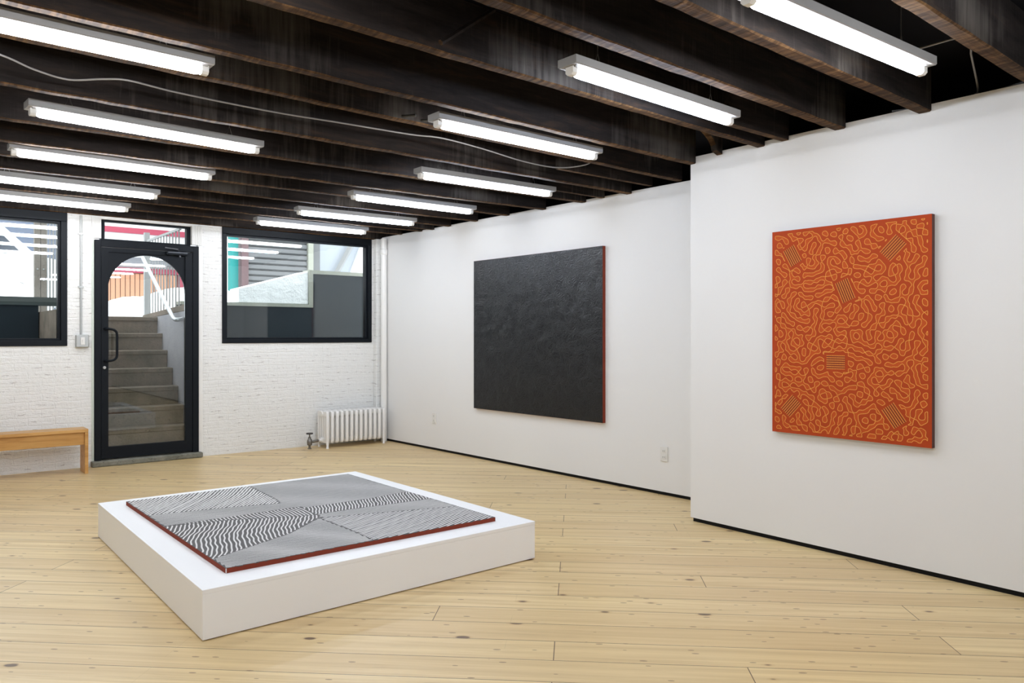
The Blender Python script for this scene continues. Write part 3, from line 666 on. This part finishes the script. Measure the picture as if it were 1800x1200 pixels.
# ------------------------------------------------------------------ orange painting on the near wall
y0, y1, z0, z1 = 1.738, 2.661, 0.671, 1.878; PW, PH = y1-y0, z1-z0
op = thing('orange_painting', 'tall orange canvas covered with yellow dotted looping outlines on the near wall', 'painting', (4.20, y0, z0))
M['orange'] = mat('burnt_orange_paint', (0.50, 0.085, 0.018), 0.7, 0.12)
M['rust'] = mat('rust_red_paint', (0.41, 0.056, 0.014), 0.7, 0.12)
M['yellow'] = mat('ochre_yellow_dots', (0.86, 0.50, 0.10), 0.6, 0.2)
M['umber'] = mat('dark_umber_strokes', (0.09, 0.035, 0.012), 0.6, 0.3)
def orange_canvas():
    NYg, NZg = 368, 480; du = PW/(NYg-1); dv = PH/(NZg-1)          # ~2.5 mm grid
    r = np.random.default_rng(42); F = np.fft.fft2(r.normal(size=(512, 512)))
    fx = np.fft.fftfreq(512, du)[:, None]; fy = np.fft.fftfreq(512, du)[None, :]; R = np.hypot(fx, fy)
    f0 = 1/0.044; F *= np.exp(-((R-f0)/(f0*0.10))**2); fld = np.real(np.fft.ifft2(F))[:NYg, :NZg]; fld /= fld.std()
    fld = np.tanh(fld*1.2)-0.20
    U = (np.arange(NYg)*du)[:, None]+0*np.arange(NZg)[None, :]; V = 0*U + (np.arange(NZg)*dv)[None, :]
    edge = np.minimum(np.minimum(U, PW-U), np.minimum(V, PH-V))
    fld = np.where(edge < 0.022, np.minimum(fld, (edge-0.022)*60-0.05), fld)
    # hatched patches: (u from the photo's left, v from the top, half length, angle)
    rects = [(0.135, 0.155, 0.055, -62), (0.725, 0.158, 0.060, 45), (0.46, 0.375, 0.060, -68), (0.405, 0.778, 0.055, 0), (0.125, 1.045, 0.056, 48), (0.73, 1.055, 0.058, -55)]
    hatch = []
    for (u, v, hl, an) in rects:
        cu, cv_ = PW-u, PH-v; a = math.radians(an); d = np.array([-math.cos(a), math.sin(a)]); nn = np.array([-d[1], d[0]])
        s = (U-cu)*d[0]+(V-cv_)*d[1]; q = (U-cu)*nn[0]+(V-cv_)*nn[1]
        dd = np.maximum(np.abs(s)-(hl+0.012), np.abs(q)-0.050)
        fld = np.where(dd < 0.012, np.minimum(fld, (dd-0.006)*90), fld)
        hatch.append((np.array([cu, cv_]), d, nn, hl))
    # coloured ground: 2-tone cells, coarse
    b = MB(); b.box(-0.034, -0.0015, 0, PW, 0, PH, 3)
    st = 2; vs = []; fs = []; mi = []
    gu = list(range(0, NYg-1, st))+[NYg-1]; gz = list(range(0, NZg-1, st))+[NZg-1]
    for i in gu:
        for j in gz: vs.append((-0.0345, i*du, j*dv))
    nz = len(gz)
    for a_ in range(len(gu)-1):
        for c_ in range(nz-1):
            fs.append((a_*nz+c_, a_*nz+c_+1, (a_+1)*nz+c_+1, (a_+1)*nz+c_)); mi.append(0 if fld[min(gu[a_]+1, NYg-1), min(gz[c_]+1, NZg-1)] > 0 else 1)
    k = len(b.v); b.v += vs; b.f += [tuple(i+k for i in f) for f in fs]; b.mi += mi
    # contour segments by marching squares -> chains -> dots
    segs = {}
    def ip(i, j, i2, j2):
        a1, a2 = fld[i, j], fld[i2, j2]; t_ = a1/(a1-a2); return ((i+(i2-i)*t_)*du, (j+(j2-j)*t_)*dv)
    pos = fld > 0; nxt = {}; pts = {}
    for i in range(NYg-1):
        for j in range(NZg-1):
            q = (pos[i,j], pos[i+1,j], pos[i+1,j+1], pos[i,j+1])
            if q[0] == q[1] == q[2] == q[3]: continue
            E = []
            if q[0] != q[1]: E.append(('h', i, j)); pts.setdefault(E[-1], ip(i,j,i+1,j))
            if q[1] != q[2]: E.append(('v', i+1, j)); pts.setdefault(E[-1], ip(i+1,j,i+1,j+1))
            if q[3] != q[2]: E.append(('h', i, j+1)); pts.setdefault(E[-1], ip(i,j+1,i+1,j+1))
            if q[0] != q[3]: E.append(('v', i, j)); pts.setdefault(E[-1], ip(i,j,i,j+1))
            for a1, a2 in ([(E[0], E[1])] if len(E) == 2 else [(E[0], E[1]), (E[2], E[3])]):
                nxt.setdefault(a1, []).append(a2); nxt.setdefault(a2, []).append(a1)
    seen = set(); dots = []
    for s0 in list(nxt):
        if s0 in seen: continue
        ch = [s0]; seen.add(s0); cur = s0
        while True:
            c2 = [n_ for n_ in nxt[cur] if n_ not in seen]
            if not c2: break
            cur = c2[0]; seen.add(cur); ch.append(cur)
        if len(ch) < 12: continue
        P = np.array([pts[e] for e in ch]); 
        if np.hypot(*(P[0]-P[-1])) < 0.01: P = np.vstack([P, P[:1]])
        L = np.concatenate([[0], np.cumsum(np.hypot(*np.diff(P, axis=0).T))]); n_ = int(L[-1]/0.0044)
        if n_ < 4: continue
        s = np.linspace(0, L[-1], n_, endpoint=False); dots += list(zip(np.interp(s, L, P[:,0]), np.interp(s, L, P[:,1])))
    for (c_, d_, n_, hl) in hatch:
        for q in range(7):
            o_ = c_+n_*(q-3)*0.0125
            for s in np.arange(-hl, hl, 0.0044): p = o_+d_*s; dots.append((p[0], p[1]))
            if q < 6:
                o2 = c_+n_*(q-2.5)*0.0125; A_, B_ = o2-d_*hl, o2+d_*hl; h_ = n_*0.0014
                b.add([(-0.0349, *(A_-h_)), (-0.0349, *(A_+h_)), (-0.0349, *(B_+h_)), (-0.0349, *(B_-h_))], [(0,1,2,3)], 4)
    ca = [(math.cos(2*PI*k_/5), math.sin(2*PI*k_/5)) for k_ in range(5)]
    vs = []; fs = []; rr_ = 0.00205
    for (u, v) in dots:
        k = len(vs); vs += [(-0.0347, u+x*rr_, v+y*rr_) for x, y in ca] + [(-0.0362, u, v)]
        fs += [(k+i, k+(i+1) % 5, k+5) for i in range(5)]
    b.add(vs, fs, 2)
    return b
build_raw(orange_canvas(), 'canvas', [M['orange'], M['rust'], M['yellow'], mat('dark_rust_canvas_side', (0.10, 0.03, 0.02), 0.6), M['umber']], op)

# ------------------------------------------------------------------ outside: stairs, areaway, street
SX0, SX1 = 1.42, 2.4075
stt = thing('concrete_stairs', 'worn grey concrete steps climbing to the street behind the glass door', 'stairs', (1.9, 8.62, 0.05))
for k in range(7):
    za, zb_ = (0.0 if k == 0 else 0.14+0.19*k-0.06), 0.14+0.19*(k+1); ya = 8.347+0.209*k
    ya = max(ya, 8.347); b = MB(); yb_ = ya+0.209 if k < 6 else 10.2
    n = 24; r = np.random.default_rng(60+k)
    for i in range(n):
        xa = SX0+(SX1-SX0)*i/n; xb = SX0+(SX1-SX0)*(i+1)/n; j1 = r.normal(0, 0.0015)
    pts = [(ya+0.006, max(0.0, za)), (yb_+0.03, max(0.0, za)), (yb_+0.03, zb_), (ya, zb_), (ya-0.006, zb_-0.008), (ya-0.006, zb_-0.045), (ya+0.006, zb_-0.052)]
    b.prism([(p[0]-8.62, p[1]-0.05) for p in pts], SX0-1.9, SX1-1.9, 0, 'x'); b.build('step', M['concrete'], stt, bevel=0.004)
struct(box('ground', -14, 24, 9.62, 32, 1.30, 1.40, M['snow']), 'snow covered street level')
t = thing('stair_wall', 'pale stucco retaining wall right of the outside steps with a brown stone coping', 'wall', (2.5, 9.2, 0))
b = MB(); b.prism([(8.36-9.2, 0.0), (10.3-9.2, 0.0), (10.3-9.2, 1.45), (8.36-9.2, 1.52)], 2.409-2.5, 2.60-2.5, 0, 'x'); b.build('wall_body', M['stucco'], t)
b = MB(); b.prism([(8.36-9.2, 1.5205), (10.3-9.2, 1.4505), (10.3-9.2, 1.505), (8.36-9.2, 1.595)], 2.4085-2.5, 2.62-2.5, 0, 'x'); b.build('coping', M['concrete'], t, bevel=0.008)
tag(box('stair_side_wall', 1.20, 1.418, 8.36, 9.60, 0, 1.50, M['concrete']), 'concrete wall left of the outside steps, mostly hidden behind the door jamb', 'wall')
b = MB(); b.tube(smooth_path([(2.33, 9.95, 2.18), (2.33, 9.2, 1.745), (2.33, 8.80, 1.515), (2.33, 8.66, 1.44), (2.34, 8.58, 1.42), (2.40, 8.575, 1.43)], 4), 0.021, 10)
tag(b.build('handrail', M['steel'], smooth=True), 'slanting round steel handrail beside the outside steps', 'handrail')
t = thing('railing', 'pale metal railing of upright bars on the coping behind the door', 'railing', (2.5, 9.9, 1.50))
b = MB(); b.box(-0.03, 0.03, 0.55, 0.61, -0.02, 1.05); b.build('post', M['greysteel'], t)
for k in range(11):
    b = MB(); y = 0.42-0.125*k; b.tube([(0, y, 0.02), (0, y, 0.95)], 0.0075, 6); b.build('bar', M['greysteel'], t)
b = MB(); b.box(-0.012, 0.012, -0.88, 0.58, 0.93, 0.955); b.build('top_rail', M['greysteel'], t)
# snow piles and ramp
def snow_heap(name, cx_, cy_, rx, ry, h_, z, lab, seed):
    r = np.random.default_rng(seed); b = MB(); n = 26; vs = []; fs = []; ph = r.uniform(0, 6, 6)
    for i in range(n+1):
        for j in range(n+1):
            u, v = i/n*2-1, j/n*2-1; q = max(0.0, 1-u*u)*max(0.0, 1-v*v)
            dz = h_*q**0.7*(1+0.12*math.sin(5*u+ph[0])+0.1*math.sin(7*v+ph[1])+0.05*math.sin(15*u+9*v+ph[2]))
            vs.append((cx_+rx*u, cy_+ry*v, z+dz))
    for i in range(n):
        for j in range(n): k = i*(n+1)+j; fs.append((k, k+n+1, k+n+2, k+1))
    b.add(vs, fs); m_ = len(vs); return tag(b.build(name, M['snow'], smooth=True), lab, 'snow')
snow_heap('snow_pile', 0.78, 12.4, 1.08, 0.7, 0.62, 1.395, 'snow bank in front of the white car, left window', 9)
snow_heap('snow_pile', 3.35, 11.6, 1.45, 0.9, 0.50, 1.395, 'bright heap of snow behind the top of the outside steps', 3)
snow_heap('snow_pile', 6.4, 13.3, 1.6, 1.2, 0.5, 1.395, 'low heap of snow on the street outside the right window', 5)
# areaway outside the right window
t = thing('areaway_wall', 'dark sunken wall with cream coping outside the right window', 'wall', (4.2, 9.5, 0))
b = MB(); b.box(2.61-4.2, 4.245-4.2, -0.08, 0.1, 0, 1.615); b.box(4.245-4.2, 6.6-4.2, -0.08, 0.1, 0, 2.05); b.build('wall_body', M['areaway'], t)
b = MB(); b.box(2.61-4.2, 4.19-4.2, -0.10, 0.1, 1.616, 1.655); b.box(4.19-4.2, 4.246-4.2, -0.10, 0.1, 1.616, 2.10); b.box(4.246-4.2, 6.6-4.2, -0.10, 0.1, 2.052, 2.10); b.build('coping', M['coping'], t)
b = MB(); b.prism([(3.29, 1.657), (4.188, 1.657), (4.188, 2.085), (3.29, 1.83)], 9.42, 9.75, 0, 'y'); tag(b.build('snow_wedge', M['snow'], bevel=0.01), 'sloping white snow covered block on the coping, right window', 'snow')
t = thing('areaway_wall', 'dark sunken wall with grey kerb outside the left window', 'wall', (0.0, 9.5, 0))
box('wall_body', -4.0, 1.19, -0.09, 0.1, 0, 1.568, M['areaway'], t); box('kerb', -4.0, 1.40, -0.10, 0.1, 1.569, 1.655, M['curb'], t)
struct(box('ground', -4, 1.19, 8.36, 9.41, -0.06, 0.0, M['areaway'])); struct(box('ground', 2.61, 6.6, 8.36, 9.42, -0.06, 0.0, M['areaway']))
# things seen through the left window
t = thing('timber_post', 'thick weathered double timber post with bolts outside the left window', 'post', (1.332, 10.4, 1.40))
for s in (-1, 1):
    box('plank', min(s*0.002, s*0.060), max(s*0.002, s*0.060), -0.04, 0.04, 0, 1.8, M['postwood'], t)
    for z in (0.62,): b = MB(); b.lathe([(0.008, -0.048), (0.011, -0.040)], (s*0.03, 0, z), 8, 0, 'y'); b.build('bolt', M['galv'], t)
t = thing('steel_fence', 'grey corrugated steel fence right of the timber post, left window', 'fence', (1.47, 10.6, 1.40))
for k in range(6): box('upright', -0.055+k*0.034, -0.037+k*0.034, -0.012, 0.012, 0, 1.8, M['greysteel'], t)
# parked white car
t = thing('car', 'parked white car seen through the left window behind the timber post', 'car', (0.0, 14.2, 1.40))
side = [(-2.15, 0.28), (1.95, 0.28), (2.08, 0.42), (2.10, 0.72), (2.02, 0.98), (1.66, 1.05), (1.10, 1.60), (-0.85, 1.62), (-1.55, 1.02), (-2.1, 0.85), (-2.2, 0.5)]
b = MB(); b.prism(side, -0.85, 0.85, 0, 'y'); b.build('car_body', M['carpaint'], t, bevel=0.04, seg=3)
b = MB(); b.prism([(-1.25, 1.0), (1.48, 1.06), (1.05, 1.52), (-0.80, 1.54)], -0.862, -0.845, 0, 'y'); b.build('side_window', M['carglass'], t)
for x in (-1.35, 1.35):
    b = MB(); b.lathe([(0.36, -0.875), (0.385, -0.86), (0.385, -0.848)], (x, 0, 0.34), 28, 0, 'y'); b.build('wheel_arch', M['carpaint'], t)
    b = MB(); b.lathe([(0.20, -0.90), (0.31, -0.895), (0.325, -0.878), (0.325, -0.70)], (x, 0, 0.33), 28, 0, 'y'); wo = b.build('wheel', M['rubber'], t)
    b = MB(); b.lathe([(0.03, -0.915), (0.20, -0.905), (0.21, -0.89)], (x, 0, 0.33), 20, 0, 'y'); b.build('wheel_rim', M['galv'], wo)
# buildings across the street
t = thing('street_building', 'bleached white building with a red band and salmon corrugated doors behind the steps', 'building', (3.6, 17.0, 1.40))
box('facade', -0.75, 1.42, 0.0, 0.4, 0, 5.0, M['white_facade'], t); box('red_band', -0.75, 1.42, -0.05, -0.002, 1.92, 2.03, M['red_paint'], t)
box('awning', -0.75, 1.42, -0.25, -0.06, 1.28, 1.42, M['awning'], t); box('lintel', -0.62, 1.42, -0.10, -0.002, 1.12, 1.22, M['red_paint'], t)
for x in (-0.55, 1.05): box('door_post', x, x+0.14, -0.10, -0.002, 0, 1.12, M['red_paint'], t)
b = MB()
for k in range(16): b.box(-0.40+k*0.09, -0.40+k*0.09+0.075, -0.05, -0.002, 0, 1.11)
b.box(-0.41, 1.05, -0.02, -0.001, 0, 1.11, 1); b.build('corrugated_door', [M['salmon'], M['postwood']], t)
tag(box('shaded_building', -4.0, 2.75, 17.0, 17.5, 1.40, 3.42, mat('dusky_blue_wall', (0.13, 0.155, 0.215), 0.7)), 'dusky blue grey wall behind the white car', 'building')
t = thing('shutter_building', 'grey building with a closed roller shutter seen through the right window', 'building', (6.0, 15.0, 1.40))
box('facade', -0.66, 0.55+0.4, 0.05, 0.5, 0, 4.5, M['shutter'], t); 
b = MB()
for k in range(22): b.prism([(0.045, k*0.115+0.004), (0.0, k*0.115+0.03), (0.0, k*0.115+0.10), (0.045, k*0.115+0.115)], -0.58, 0.645, 0, 'x')
b.build('roller_shutter', M['shutter'], t); box('side_frame', 0.65, 0.76, -0.05, 0.0499, 0, 4.5, M['coping'], t); box('corner_post', -0.72, -0.59, -0.06, 0.0499, 0, 4.5, M['maroon'], t)
tag(box('teal_post', 5.11, 5.265, 15.1, 15.25, 1.40, 5.0, M['teal']), 'teal painted post at the left edge of the right window', 'post')
t = thing('pale_building', 'bleached pale building with a slanting beam, right part of the right window', 'building', (8.5, 15.6, 1.40))
box('facade', -1.7, 3.5, 0.0, 0.5, 0, 5.0, mat('pale_blue_grey_render', (0.42, 0.45, 0.50), 0.7), t)
b = MB(); b.tube([(-1.15, -0.12, 0.9), (-0.35, -0.12, 2.3)], 0.06, 4); b.build('slanting_beam', M['greysteel'], t)
b = MB(); b.prism([(-0.85, 0.6), (0.2, 0.6), (0.2, 2.4), (-0.15, 2.4)], -0.10, -0.003, 0, 'y'); b.build('snow_on_roof', M['snow'], t)
